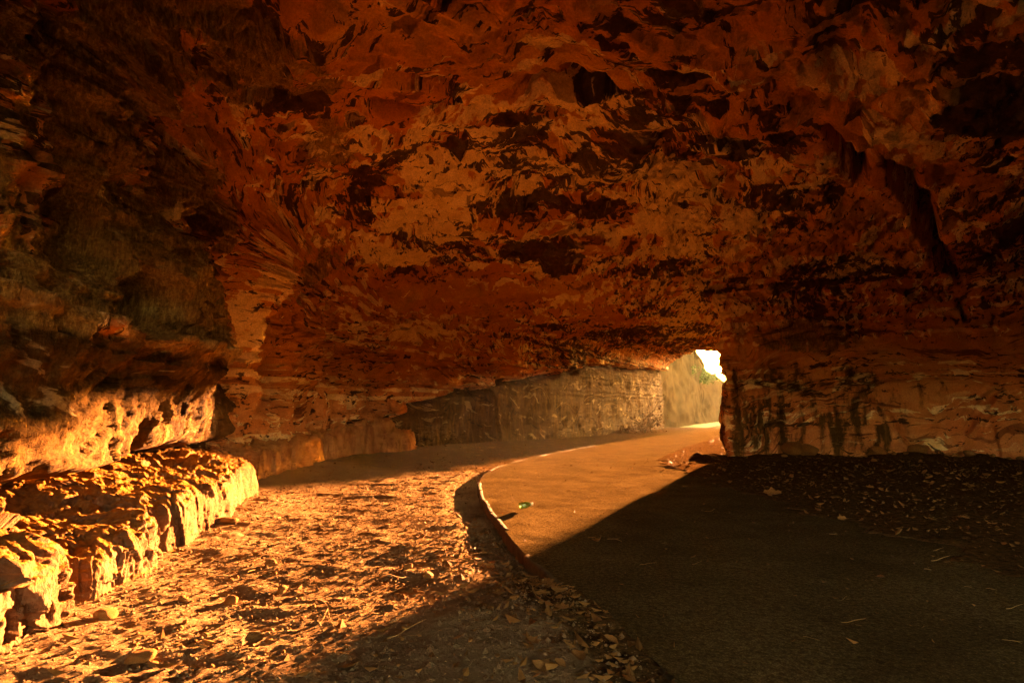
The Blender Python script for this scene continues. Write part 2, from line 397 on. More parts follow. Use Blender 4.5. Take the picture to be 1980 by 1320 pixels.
# beds of the sandstone: the vault is cut through nearly level layers, so their edges run round it as contour lines
zf = Zc - disp*ceilw*1.0 + 0.05*fbm(Bw*0.5, 2, 25) + 0.018*fbm(Bw*2.5, 3, 27) - 0.035*B[:, 0]
BT = 0.115; lay = np.floor(zf/BT); fr_ = zf/BT-lay
hsh = np.random.default_rng(77).normal(size=(400, 3)); li_ = (lay.astype(int)+150) % 399
def hl(k): 
    a_, b2 = hsh[li_, k], hsh[li_+1, k]; return a_ + (b2-a_)*sm(0.86, 1.0, fr_)
disp += ceilw*(zf - (lay + sm(0.72, 0.98, fr_))*BT)*0.95
disp += (1-ceilw)*0.030*hl(0)*(1-0.7*leftw*sm(1.9, 1.2, Zc)) - 0.03*(1-0.6*leftw)*sm(0.10, 0.0, np.abs(fr_-0.95))*(0.4+0.6*(hsh[li_, 1] > 0.3))
slab2 = fbm(Ba*2.1+3.7, 4, 9, 0.55)
disp += (ceilw*0.16+0.05)*terr(slab2, 4.0, 0.05)
disp += 0.035*ridged(Bw*2.3, 4, 14)
disp += 0.018*fbm(Bw*7.0, 3, 20)
# broken angular faces
lipz0 = leftw*sm(2.4, 3.4, B[:, 1])*sm(8.8, 8.0, B[:, 1])*sm(1.9, 1.2, Zc)
disp += 0.085*facets(Bw*np.array([1.0, 1.0, 0.8])*1.1, 1)*(0.35+0.65*leftw*near)*(1-0.85*lipz0) + 0.030*facets(Bw*np.array([1.0, 1.0, 0.8])*3.0, 2)*(0.3+0.7*leftw)
# right-hand vault: weathering ribs along the passage
ca, sa = math.cos(SUN_AZ), math.sin(SUN_AZ); Rc = np.stack([(B[:, 0]*ca-B[:, 1]*sa)*2.2, (B[:, 0]*sa+B[:, 1]*ca)*0.30, B[:, 2]*2.0], 1)
rv = sm(0.42, 0.6, TX/WDT)*sm(2.2, 2.9, Zc); disp += rv*0.055*ridged(Rc, 3, 36)
# left wall: vertical buttresses and flutes
Bs = B + 0.12*(Bw-B)/0.35; Lv = Bs*np.array([1.2, 1.2, 0.26])
flu = ridged(Lv*1.3, 4, 40, 0.55)
lipzone = sm(2.4, 3.4, B[:, 1])*sm(8.8, 8.0, B[:, 1])*sm(1.9, 1.2, Zc)
disp += leftw*near*0.030*ridged(Bs*np.array([8.0, 8.0, 1.8]), 2, 47)*sm(1.0, 1.6, Zc)
disp += leftw*near*((0.15*flu + 0.05*ridged(Lv*5.0, 3, 44))*(1-0.85*lipzone) + lipzone*(0.016*ridged(B*np.array([5, 5, 2.0]), 2, 46) + 0.014*fbm(B*np.array([20, 20, 8.0]), 2, 49)))
Bd = Bw*np.array([0.6, 0.6, 2.2])
disp += leftw*0.10*terr(fbm(Bd*0.8, 3, 48), 5, 0.08)
# overhanging lip along the near left wall, hollow underneath
lipz = 0.74 + 0.10*pn(B*0.8, 60) + 0.03*(B[:, 1]-5)
lipm = leftw*sm(2.6, 3.4, B[:, 1])*sm(8.6, 7.9, B[:, 1])
disp += lipm*(0.42*sm(lipz-0.10, lipz+0.06, Zc)*sm(2.3, 0.9, Zc) - 0.30*sm(lipz+0.02, lipz-0.14, Zc))
# quarried face of the passage: flat, with an undercut band above it
cutz = np.interp(B[:, 1], [14.5, 16.3, 21, 30, 43], [0.8, 1.25, 2.35, 3.7, 4.3]) + 0.16*pn(B*0.7, 66) + 0.10*facets(B*np.array([0.8, 0.8, 0.01]), 12)
farL = leftw*sm(14.5, 17.0, B[:, 1]) 
cutm = farL*sm(cutz+0.05, cutz-0.05, Zc)
disp = disp*(1-0.65*cutm) - 0.28*farL*sm(cutz-0.25, cutz-0.02, Zc)*sm(cutz+0.12, cutz, Zc) + 0.22*farL*sm(cutz, cutz+0.12, Zc)*sm(cutz+0.9, cutz+0.3, Zc)
disp += cutm*(-0.10 + 0.03*ridged(B*np.array([0.8, 0.8, 0.1]), 3, 70) + 0.07*fbm(B*0.9, 3, 74) + 0.035*facets(B*np.array([0.55, 0.55, 0.25]), 13))
# right front wall: tooled face
front = rightw*sm(9.5, 11.5, B[:, 1])*sm(16, 14, B[:, 1])
disp *= 1-0.15*front*sm(2.7, 2.3, Zc)
disp += front*sm(3.0, 2.4, Zc)*(0.10*facets(B*np.array([0.9, 0.9, 0.8]), 7) + 0.06*fbm(B*1.1, 3, 76))
disp += front*0.10*sm(1.9, 1.7, Zc)*sm(0.2, 1.0, Zc+0.3)

def hollow(px, py, rx, ry, depth, ang=0, edge=0.35, warp=0.25):
    i, r = blob(px, py, rx, ry, ang); r = r + warp*WARP[int(px) % 3][i]
    disp[i] -= depth*sm(1.0, 1.0-edge, r)
def rise(px, py, rx, ry, h, ang=0, warp=0.25):
    i, r = blob(px, py, rx, ry, ang); r = r + warp*WARP[int(px) % 3][i]
    disp[i] += h*sm(1.1, 0.2, r)
JIT = np.stack(WARP, axis=1)
def crack(pts, width, depth, jit=0.06):
    pp = np.array(SL(*pts)); lo, hi = pp.min(0)-0.6, pp.max(0)+0.6
    i = np.nonzero(((B > lo) & (B < hi)).all(1))[0]
    d, t = seg_dist(B[i]+jit*JIT[i], pp); wv = width*(0.45+0.9*np.sin(np.clip(t, 0.02, 0.98)*math.pi))
    disp[i] -= depth*sm(1.0, 0.25, d/wv)
# dark cave pocket, round hole, small holes of the left wall
hollow(355, 420, 85, 50, 1.7, -24, 0.16, 0.18)
rise(300, 300, 130, 75, 0.30, -20)
hollow(125, 578, 44, 72, 1.3, 5, 0.18, 0.1)
hollow(250, 635, 24, 40, 0.6, 20, 0.3)
rise(265, 600, 125, 230, 0.50, -14, 0.10); hollow(408, 600, 26, 130, 0.40, -6, 0.6, 0.1); rise(150, 180, 110, 200, 0.30, 0, 0.15)
rise(455, 500, 26, 240, 0.72, 6, 0.12)          # buttress that catches the sun at its foot
rise(448, 730, 34, 90, 0.25, 5, 0.12)
rise(125, 578, 70, 105, 0.16, 5, 0.1); hollow(128, 580, 36, 62, 0.9, 5, 0.2, 0.08)
hollow(40, 440, 60, 130, 0.35, 0, 0.5)
rise(360, 520, 70, 22, 0.22, 0)
hollow(380, 690, 55, 70, 0.25, 0, 0.6)
rise(560, 700, 60, 130, 0.25, 8); hollow(510, 720, 22, 110, 0.3, 8, 0.7)
hollow(640, 720, 18, 110, 0.3, 12, 0.7); hollow(720, 740, 22, 70, 0.35, 10, 0.6)
hollow(790, 790, 35, 30, 0.5, 0, 0.5)
# ceiling: shadowed steps
crack([(740, 165), (900, 172), (1050, 160), (1140, 150), (1215, 180)], 0.20, 0.5)
hollow(1155, 155, 80, 20, 0.4, 5, 0.5)
crack([(700, 320), (900, 312), (1100, 318), (1250, 330)], 0.05, 0.07)
crack([(760, 105), (950, 95), (1180, 70)], 0.07, 0.10)
# right vault: two long cracks, and the bedding joint of the front wall
crack([(1590, 215), (1630, 245), (1652, 290), (1660, 335)], 0.14, 0.6)
crack([(1690, 265), (1745, 310), (1795, 385), (1825, 460), (1850, 540), (1862, 620)], 0.16, 0.8, 0.14)
crack([(1440, 733), (1500, 742), (1560, 745), (1640, 738), (1720, 730), (1880, 725)], 0.10, 0.30, 0.03)
crack([(1690, 770), (1725, 810), (1750, 860)], 0.10, 0.18)
crack([(1935, 740), (1900, 790), (1870, 835)], 0.12, 0.2)
crack([(1385, 690), (1500, 705), (1640, 680), (1800, 660)], 0.10, 0.10)
V = B + Nn*disp[:, None]
# material masks, low-frequency, on the vertices
lown = fbm(B*0.5, 3, 110)
moss = 0.22 + 0.25*lown + 0.0*Zc
moss += leftw*sm(9.0, 4.0, B[:, 1])*0.35*sm(0.9, 1.5, Zc)
dark = 0.47 + 0.30*fbm(B*0.45, 3, 120) + 0.16*sm(0.9, 2.0, dome)*ceilw + 0.13*hl(1); pale = 0.47 + 0.16*fbm(B*0.5+5, 3, 130) + 0.16*hl(2)  # dark grows towards the dome rim, painting the light's fall-off
ring = np.sin(15.0*dome + 2.2*fbm(B*0.6, 2, 135))*ceilw*sm(1.9, 1.3, dome)*sm(20, 16, B[:, 1])   # beds cut by the dome: pale and stained in turn
midw = leftw*sm(8.0, 10.0, B[:, 1])*sm(24, 19, B[:, 1]); dark -= 0.28*midw; moss -= 0.10*midw
pale += 0.20*ring + 0.24*ceilw*sm(1.3, 0.6, dome); dark -= 0.15*ring  # paler mid-ceiling paints in its glow
cut = 0.05 + 0.95*cutm + 0.0*moss
def add(arr, px, py, rx, ry, v, ang=0, warp=0.2):
    i, r = blob(px, py, rx, ry, ang); arr[i] += v*sm(1.25, 0.45, r + warp*WARP[int(px+py) % 3][i])
add(dark, 1065, 422, 150, 20, 0.55, 3, 0.25); add(dark, 1035, 488, 85, 16, 0.55, 0, 0.25); add(dark, 1180, 160, 80, 22, 0.4, 8, 0.3)  # the last patch paints the shade of the ceiling step
# ceiling pattern (what is where in the photograph)
add(pale, 1000, 350, 340, 70, 0.34); add(pale, 900, 260, 230, 70, 0.22); add(pale, 820, 440, 150, 60, 0.22)
add(pale, 1250, 400, 90, 60, 0.2, 40); add(pale, 1320, 620, 60, 70, 0.35, 45); add(pale, 1650, 490, 110, 60, 0.4, 10)
add(pale, 850, 130, 90, 35, 0.25); add(pale, 452, 560, 34, 230, 0.45, 6); add(moss, 455, 540, 30, 250, -0.7, 6); add(dark, 455, 540, 30, 250, -0.4, 6); add(pale, 1690, 90, 40, 110, 0.3, 25)  # pale, moss-free strip on the buttress paints its sunlit look
add(pale, 740, 640, 180, 25, 0.3); add(pale, 250, 400, 25, 40, 0.5); add(pale, 1240, 340, 90, 25, 0.3)
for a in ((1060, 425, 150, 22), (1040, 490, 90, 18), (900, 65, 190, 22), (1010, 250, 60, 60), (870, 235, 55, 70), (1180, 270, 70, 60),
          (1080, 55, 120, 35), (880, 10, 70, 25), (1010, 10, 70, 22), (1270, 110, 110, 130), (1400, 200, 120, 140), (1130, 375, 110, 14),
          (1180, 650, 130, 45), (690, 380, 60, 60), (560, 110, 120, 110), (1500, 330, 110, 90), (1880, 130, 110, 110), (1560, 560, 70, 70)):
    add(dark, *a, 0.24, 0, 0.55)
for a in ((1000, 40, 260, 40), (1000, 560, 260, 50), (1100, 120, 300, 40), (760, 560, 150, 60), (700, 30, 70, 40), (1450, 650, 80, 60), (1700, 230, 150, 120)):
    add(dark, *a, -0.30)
for a in ((120, 150, 130, 260), (200, 560, 80, 250), (330, 700, 110, 120), (420, 420, 40, 130), (300, 330, 110, 60), (480, 60, 150, 120), (600, 480, 110, 130), (470, 620, 25, 120), (640, 260, 80, 90)):
    add(moss, *a, 0.36, 0, 0.6)
for a in ((440, 560, 30, 230), (480, 300, 70, 110), (60, 720, 90, 150), (380, 520, 90, 40), (560, 700, 80, 130), (360, 620, 60, 50), (40, 900, 80, 90)):
    add(moss, *a, -0.6)
moss += front*0.02*sm(2.9, 2.3, Zc)
pale -= front*0.15*sm(2.9, 2.3, Zc); dark -= front*0.22*sm(3.2, 2.5, Zc)
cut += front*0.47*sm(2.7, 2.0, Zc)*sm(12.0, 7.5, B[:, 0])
add(moss, 125, 540, 60, 70, -0.25); add(pale, 110, 520, 55, 45, 0.3); add(pale, 255, 400, 30, 45, 0.5); add(moss, 255, 400, 30, 45, -0.7)
add(moss, 1550, 650, 130, 45, 0.4); add(moss, 1850, 500, 90, 90, 0.3)
moss += lipm*0.35*sm(0.6, 0.8, Zc)*sm(3.0, 1.6, Zc); cut += lipm*1.4*sm(1.9, 1.2, Zc)  # cut tone on the lip darkens it against the direct sun
add(dark, 1790, 420, 130, 200, -0.25); add(dark, 1650, 280, 70, 90, -0.25)
axial = np.clip(sm(0.45, 0.62, TX/WDT)*sm(9, 4, UU*0+3) + 0.0, 0, 1)*sm(2.3, 3.0, Zc)
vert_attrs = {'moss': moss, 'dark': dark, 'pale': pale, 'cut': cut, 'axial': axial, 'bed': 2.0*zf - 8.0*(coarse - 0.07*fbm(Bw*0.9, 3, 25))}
VG = V.reshape(NS, NT, 3)
def shell_piece(name, i0, i1, j0, j1):
    g = VG[i0:i1, j0:j1]; n1, n2 = g.shape[:2]
    at = {k: a.reshape(NS, NT)[i0:i1, j0:j1].ravel() for k, a in vert_attrs.items()}
    return tag(obj(name, mesh_np(name, g.reshape(-1, 3), gridq(n1, n2, FLIP), M['rock'], at)), kind='structure')
jl, jr = 320, 560
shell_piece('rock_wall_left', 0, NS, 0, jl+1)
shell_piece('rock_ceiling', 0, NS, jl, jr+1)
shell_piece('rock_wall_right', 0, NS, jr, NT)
# ------------------------------------------------------------------ floor: dirt, path, kerb
LEFT_E = np.array([G(*p)[:2] for p in ((1420, 1420), (1300, 1320), (1230, 1258), (1150, 1200), (1065, 1127), (1000, 1060), (955, 1000), (933, 965), (928, 945), (936, 925), (962, 907), (1010, 893), (1080, 877), (1250, 846))] + [(10.2, 36.0), (15.5, 45.0), (24.5, 62.0), (36, 84)])
RIGHT_E = np.array([(3.9, 1.0), (3.75, 3.0), (3.5, 5.0), (3.4, 7.0), (3.35, 9.0), (3.35, 11.0), *[G(*p)[:2] for p in ((1288, 896), (1320, 876), (1360, 859), (1400, 847))], (14.2, 36.0), (19.0, 45.0), (28.0, 62.0), (40, 84)])
LEFT_E = np.vstack([[0.9, -8], [0.85, 1.0], LEFT_E]); RIGHT_E = np.vstack([[4.2, -8], RIGHT_E])
yy_ = np.linspace(-8, 84, 1841)
XL = gsm(np.interp(yy_, LEFT_E[:, 1], LEFT_E[:, 0]), 5); XR = gsm(np.interp(yy_, RIGHT_E[:, 1], RIGHT_E[:, 0]), 6) + sm(12.6, 11.4, yy_)*0.55*fbm(np.stack([yy_*0.9, yy_*0, yy_*0], 1), 4, 245, 0.6)
def xl(y): return np.interp(y, yy_, XL)
def xr(y): return np.interp(y, yy_, XR)
def rise_out(y): return 0.9*sm(40, 95, y)
def ground_h(x, y):
    P = P3(x, y, np.zeros_like(x)).astype(np.float32)
    il = (xl(y)-x)*0.93; ir = (x-xr(y))*0.93                     # > 0 outside the path
    inside = np.minimum(sm(0.02, -0.10, il), sm(-0.18, -0.50, ir))
    fade = sm(32, 16, y)
    clod = 0.030*fbm(P*0.9, 2, 200) + fade*(0.007*ridged(P*np.array([2.4, 4.0, 1]), 2, 210) + 0.004*fbm(P*9, 2, 220) + 0.0085*np.maximum(fbm(P*26, 2, 225), -0.10))
    clod = clod + fade*0.020*np.maximum(pn(P*np.array([2.2, 3.4, 1]), 230)-0.2, 0)*2
    h = 0.0 + clod - 0.045*sm(0.42, 0.12, np.abs(il-0.10))*sm(3.3, 4.0, y) + 0.030*sm(0.5, 0.1, np.abs(il-0.05))*sm(4.2, 3.4, y) + 0.14*sm(1.6, 3.4, il)*fade
    wallr = np.interp(x, [5.0, 6.2, 8.0, 9.8, 11.3], [13.5, 13.3, 12.9, 12.3, 11.2])-y
    h = np.where(ir > -0.6, 0.055 + 0.6*clod + 0.05*sm(0.3, 3, ir) + (x > 4.4)*sm(2.2, -0.2, wallr)*(0.10+0.16*fbm(P*1.1, 3, 235))*sm(14.5, 13.6, y), h)
    # the shaded heap of leaves by the near kerb
    h = h + 0.06*sm(0.9, 0.2, np.hypot((x-0.1)/1.0, (y-3.2)/1.2))*(il > 0)
    return h*(1-inside) + inside*(-0.06) + rise_out(y)
ys = [-8.0]
while ys[-1] < 46:
    y = ys[-1]; ys.append(y + (0.25 if y < 1.6 else max(0.013, 0.0043*y) if y < 16 else 0.12))
ys = np.array(ys)
xs = np.concatenate([np.arange(-6, -5, 0.1), np.arange(-5, 1.2, 0.0165), np.arange(1.2, 3.2, 0.1), np.arange(3.2, 6.5, 0.035), np.arange(6.5, 13.6, 0.09)])
XX, YY = np.meshgrid(xs, ys); XX = XX + 0.51*np.maximum(YY-14, 0)
gx, gy = XX.ravel(), YY.ravel(); gz = ground_h(gx, gy)
lit = np.clip(0.25 + 0.75*sm(-0.7, 0.0, gx-xr(gy)) + 0.55*sm(0.55, 0.1, xl(gy)-gx)*sm(4.6, 3.6, gy) + 0.40*sm(9.5, 11.5, gy+0.3*gx), 0, 1)
tag(obj('ground', mesh_np('ground', P3(gx, gy, gz), gridq(len(ys), len(xs)), M['dirt'], {'litter': lit})), kind='structure')
def gzat(x, y): return float(ground_h(np.array([float(x)]), np.array([float(y)]))[0])
PZ = 0.05
py_ = np.concatenate([np.arange(-8, 1.5, 0.25), np.arange(1.5, 18, 0.05), np.arange(18, 84, 0.3)]); fr = np.linspace(0, 1, 70)
PX = (xl(py_)-0.03)[:, None]*(1-fr) + xr(py_)[:, None]*fr; PY = np.repeat(py_[:, None], 70, 1)
pp = P3(PX.ravel(), PY.ravel(), np.zeros(PX.size)); pz = PZ + 0.012*fbm(pp*0.9, 3, 240) + 0.004*fbm(pp*5, 2, 244) + rise_out(PY.ravel()) - 0.05*np.repeat(((fr > 0.97)*1.0)[None], len(py_), 0).ravel()
pp[:, 2] = pz
tag(obj('path', mesh_np('path', pp, gridq(len(py_), 70), M['path'])), kind='structure')

def bar_along(pts, wdt, z0, z1, seed, mat, taper=0.006):
    """a kerb stone that follows a short stretch of line, with worn, uneven arrises"""
    n = len(pts); pts = np.array(pts); t = np.gradient(pts, axis=0); t /= np.linalg.norm(t, axis=1)[:, None]
    nr = np.stack([t[:, 1], -t[:, 0]], axis=1); c = 0.012
    prof = [(-wdt/2, z0), (-wdt/2, z1-c), (-wdt/2+c*0.6, z1), (-wdt/6, z1+0.003), (wdt/6, z1+0.003), (wdt/2-c*0.6, z1), (wdt/2, z1-c), (wdt/2, z0)]
    V_ = np.array([[*(pts[i]+nr[i]*o), z] for i in range(n) for o, z in prof])
    V_ += np.stack([pn(V_*9, seed+k) for k in range(3)], 1)*0.008 + np.stack([pn(V_*30, seed+5+k) for k in range(3)], 1)*0.004
    k = len(prof); Q = gridq(n, k, True).tolist()
    Qs = np.array(Q)
    ends = np.array([[0, 1, 6, 7], [1, 2, 5, 6], [2, 3, 4, 5]])
    Qs = np.vstack([Qs, ends, (n-1)*k+ends[:, ::-1]])
    return mesh_np('edging_stone', V_, Qs, mat)
def kerb(name, line, y0, y1, wdt, piece, off, seed):
    root = tag(link(bpy.data.objects.new(name, None)), kind='structure')
    yy = np.linspace(y0, y1, 1500); P = np.stack([line(yy)+off, yy], axis=1)
    s_ = np.concatenate([[0], np.cumsum(np.linalg.norm(np.diff(P, axis=0), axis=1))]); k = 0; s0 = 0
    while s0 < s_[-1]-0.2:
        L = piece*(0.93+0.14*random.random()); e = min(s0+L, s_[-1]); q_ = np.linspace(s0+0.006, e-0.006, 14)
        pts = np.stack([np.interp(q_, s_, P[:, 0]), np.interp(q_, s_, P[:, 1])], 1)
        dz = random.uniform(-0.008, 0.008); sk = random.uniform(-0.012, 0.012)
        pts[:, 0] += np.linspace(-sk, sk, 14)
        dz -= 0.008*float(pts[:, 1].mean() < 3.6 and name == 'kerb_left')
        me = bar_along(pts, wdt, -0.16, PZ+0.001+dz, seed+k*11, M['concrete']); o = obj('edging_stone', me, root)
        s0 = e; k += 1
    return root
kerb('kerb_left', xl, 1.9, 19.5, 0.055, 0.92, -0.018, 300)
kerb('kerb_right', xr, 12.4, 30.0, 0.055, 0.92, 0.035, 500)

# ------------------------------------------------------------------ rock ledge and fallen blocks at the foot of the left wall
def rock_block(base4, top4, amp=0.05, seed=0, n=60, k=7.0, stretch=(1, 1, 1), clod=0.0):
    """rounded, weathered block between four base and four top corners (near-front, far-front, far-back, near-back)"""
    c = np.array(list(base4)+list(top4), float); a = np.linspace(-1, 1, n); A_, B_ = np.meshgrid(a, a, indexing='ij'); A_, B_ = A_.ravel(), B_.ravel(); o = np.ones_like(A_)
    faces = [(A_, B_, o), (B_, A_, -o), (o, A_, B_), (-o, B_, A_), (B_, o, A_), (A_, -o, B_)]
    U = np.concatenate([np.stack(f, 1) for f in faces]); Q = np.concatenate([gridq(n, n)+i*n*n for i in range(6)])
    r = (np.abs(U)**k).sum(1)**(1/k); U = U/r[:, None]
    u, v, w_ = [(U[:, i]+1)/2 for i in range(3)]     # u along front, v front->back, w up
    def bil(p): return ((1-u)*(1-v))[:, None]*p[0] + (u*(1-v))[:, None]*p[1] + (u*v)[:, None]*p[2] + ((1-u)*v)[:, None]*p[3]
    P = bil(c[:4])*(1-w_)[:, None] + bil(c[4:])*w_[:, None]
    out = P-c.mean(0); out[:, 2] *= 1.6; out /= np.linalg.norm(out, axis=1)[:, None]
    st = np.array(stretch)
    Pw = P + 0.12*np.stack([pn(P*2.2, seed+1), pn(P*2.2, seed+2), pn(P*2.2, seed+3)], 1)
    d = 0.8*amp*fbm(Pw*1.1*st, 2, seed+4) + 0.60*amp*facets(P*2.6*st, seed) + 0.20*amp*facets(P*8*st, seed+1) + 0.8*amp*terr(fbm(Pw*1.9*st, 3, seed+8), 3.5, 0.06) + 0.08*amp*ridged(Pw*5*st, 3, seed+12) + 0.10*amp*fbm(P*13*st, 2, seed+16) + 0.10*amp*fbm(P*33, 2, seed+18)
    P = P + out*d[:, None]
    if clod: 
        top = sm(0.6, 0.95, U[:, 2]); P[:, 2] += top*clod*(ridged(P*5, 3, seed+20)*0.5 + fbm(P*16, 2, seed+24)*0.45)
    key_ = np.round(U*4096).astype(np.int64); key_ = (key_[:, 0]*9000+key_[:, 1])*9000+key_[:, 2]
    _, first, inv = np.unique(key_, return_index=True, return_inverse=True)
    return P[first], inv[Q]
M['shade_block'] = simple('red_sandstone_for_shade', (0.22, 0.075, 0.03), (0.50, 0.23, 0.10), 2.5, 1.0, 0.9, 0.03, 0.0)  # same red rock as the ledge, brightened for the blocks in shade
def block(name, nf, ff, depth, h0, h1, hb, label, cat, back=(-1, 0.12), **kw):
    nf, ff = np.array([*nf[:2], -0.14]), np.array([*ff[:2], -0.14]); b_ = np.array([*back, 0])*depth
    up = lambda p, h: p+np.array([-0.05, 0, 0.14+h])
    V_, Q = rock_block([nf, ff, ff+b_, nf+b_], [up(nf, h0), up(ff, h1), up(ff+b_, h1+hb), up(nf+b_, h0+hb)], **kw)
    return tag(obj(name, mesh_np(name, V_, Q, M['shade_block' if name in ('rock_block', 'rock_pillar') else 'ledge'])), label, cat)
block('boulder', G(-120, 1390), G(140, 1222), 1.5, 0.50, 0.46, 0.12, 'large rounded sandstone boulder in the lower left corner, lit by the sun', 'boulder', amp=0.09, seed=600, n=110, k=4.5)
block('rock_ledge', G(192, 1200), G(322, 1100), 1.7, 0.27, 0.40, 0.32, 'low rough sandstone ledge between the corner boulder and the taller ledge', 'rock ledge', amp=0.065, seed=640, n=110, k=9, stretch=(1, 1.3, 0.8), clod=0.04)
block('rock_ledge', G(322, 1104), G(505, 962), 1.7, 0.42, 0.50, 0.34, 'long sunlit sandstone ledge with an earthy top under the overhang', 'rock ledge', amp=0.07, seed=680, n=150, k=9, stretch=(1, 1.2, 0.7), clod=0.045)
block('rock_block', G(492, 948), G(634, 902), 1.3, 0.56, 0.66, 0.10, 'square-edged reddish rock block just beyond the sunlit ledge', 'rock block', amp=0.13, seed=720, n=100, k=9, stretch=(1.2, 1.2, 0.6))
block('rock_block', G(630, 903), G(712, 886), 1.3, 0.70, 0.82, 0.10, 'fluted shaded rock block at the wall foot, behind the square-edged block', 'rock block', amp=0.11, seed=760, n=80, k=6, stretch=(1.6, 1.6, 0.35))
block('rock_block', G(716, 889), G(768, 880), 1.2, 0.85, 0.95, 0.10, 'narrow fluted rock block next to the quarried wall', 'rock block', amp=0.12, seed=800, n=70, k=6, stretch=(1.6, 1.6, 0.35))
block('rock_pillar', G(772, 886), G(806, 877), 1.0, 0.55, 0.62, 0.1, 'stubby rock pillar where the quarried passage wall begins', 'rock pillar', amp=0.10, seed=840, n=70, k=5, stretch=(1.6, 1.6, 0.3))

# ------------------------------------------------------------------ outside, seen through the far opening, and an added sun blocker
def bank(name, line, hts, seed, side, label):
    line = np.array(line, float); n = 160; tq = np.linspace(0, len(line)-1, n); 
    X = gsm(np.interp(tq, np.arange(len(line)), line[:, 0]), 3); Y = gsm(np.interp(tq, np.arange(len(line)), line[:, 1]), 3); H = np.interp(tq, np.arange(len(line)), hts)
    T = np.gradient(np.stack([X, Y], 1), axis=0); T /= np.linalg.norm(T, axis=1)[:, None]; Nr = np.stack([-T[:, 1], T[:, 0]], 1)*side
    prof = [(0, v) for v in np.linspace(0, 1, 50)] + [(o, 1+0.0*o) for o in np.linspace(0.15, 9, 24)]
    P = np.array([[[*(np.array([X[i], Y[i]])+Nr[i]*(o+0.25*v*(v < 1))), -0.5+(H[i]+0.5)*v+0.06*o] for o, v in prof] for i in range(n)])
    nn = normals_grid(P).reshape(-1, 3); F_ = P.reshape(-1, 3)
    F2 = F_ + nn*(0.35*fbm(F_*0.35, 4, seed)+0.06*ridged(F_*np.array([2, 2, 0.3]), 3, seed+6))[:, None]
    c = np.full(len(F_), 0.62); z = np.full(len(F_), 0.42)
    me = mesh_np(name, F2, gridq(n, len(prof), side > 0), M['cutting'], {'cut': c, 'moss': z, 'dark': z*0.6, 'pale': z, 'axial': z*0, 'bed': F_[:, 2]*2.0})
    return tag(obj(name, me), label, 'cutting')
bank('quarry_cutting', [(10.6, 42.0), (13.3, 47.5), (17.2, 55), (19.2, 58), (20.6, 60.3), (24.8, 66.5), (30.4, 76), (37.5, 90), (52, 120)], [8.5, 8.6, 8.1, 6.9, 5.7, 4.8, 4.2, 4.2, 4.0], 900, 1, 'pale ochre rock face of the cutting seen through the far opening')
bank('quarry_cutting', [(19.2, 38.5), (23.5, 48), (33, 64), (60, 105)], [6.0, 5, 4, 3], 930, -1, 'right-hand rock face of the cutting outside, hidden by the tunnel corner')
sv_, sq_ = rock_block([(32.2, 85.5, -1), (36.2, 84.6, -1), (38.5, 91, -1), (34.5, 91.5, -1)], [(32.4, 85.7, 14.5), (36.0, 84.8, 14.5), (38.0, 91, 14), (34.6, 91.3, 14)], amp=0.25, seed=960, n=50, k=10)  # added out of view: its shadow forms the left edge of the sunbeam
tag(obj('sun_blocker', mesh_np('sun_blocker', sv_, sq_, M['cutting'])), 'added unseen block outside that shades the left side of the sunbeam', 'sun blocker')
ox, oy = np.meshgrid(np.linspace(-250, 330, 120), np.concatenate([np.linspace(42.5, 130, 60), np.linspace(135, 600, 40)]))
of = P3(ox.ravel(), oy.ravel(), np.zeros(ox.size)); of[:, 2] = -0.10 + rise_out(of[:, 1]) + 0.06*fbm(of*0.3, 3, 950)
tag(obj('outside_ground', mesh_np('outside_ground', of, gridq(100, 120), M['grass'])), kind='structure')

def tube(pts, r0, r1, sides=5):
    pts = np.array(pts, float); n = len(pts); T = np.gradient(pts, axis=0); T /= np.maximum(np.linalg.norm(T, axis=1), 1e-9)[:, None]
    a = np.cross(T, [0.3, 0.2, 0.93]); a /= np.maximum(np.linalg.norm(a, axis=1), 1e-9)[:, None]; b_ = np.cross(T, a)
    r = np.linspace(r0, r1, n)[:, None]; an = np.arange(sides)/sides*2*math.pi
    V_ = np.concatenate([pts+r*(math.cos(x)*a+math.sin(x)*b_) for x in an]).reshape(sides, n, 3).transpose(1, 0, 2).reshape(-1, 3)
    Q = np.array([[i*sides+k, i*sides+(k+1) % sides, (i+1)*sides+(k+1) % sides, (i+1)*sides+k] for i in range(n-1) for k in range(sides)])
    return V_, Q
def join(parts):
    Vs, Qs, o = [], [], 0
    for v, q_ in parts: Vs.append(v); Qs.append(q_+o); o += len(v)
    return np.vstack(Vs), np.vstack(Qs)
def leaf_cards(C, size, rg):
    n = len(C); a = rg.normal(size=(n, 3)); a /= np.linalg.norm(a, axis=1)[:, None]; b_ = np.cross(a, rg.normal(size=(n, 3))); b_ /= np.linalg.norm(b_, axis=1)[:, None]
    s_ = (size*rg.uniform(0.6, 1.3, n))[:, None]; c_ = np.cross(a, b_)
    V_ = np.stack([C-a*s_, C+b_*s_*0.5+c_*s_*0.15, C+a*s_, C-b_*s_*0.5+c_*s_*0.15], 1).reshape(-1, 3)
    return V_, np.arange(4*n).reshape(-1, 4)
def wander(p, d, L, n, wob, rg, grav=0.0):
    out = [np.array(p, float)]; d = np.array(d, float); d /= np.linalg.norm(d)
    for k in range(n):
        d = d + rg.normal(size=3)*wob + np.array([0, 0, grav]); d /= np.linalg.norm(d); out.append(out[-1]+d*L/n)
    return out
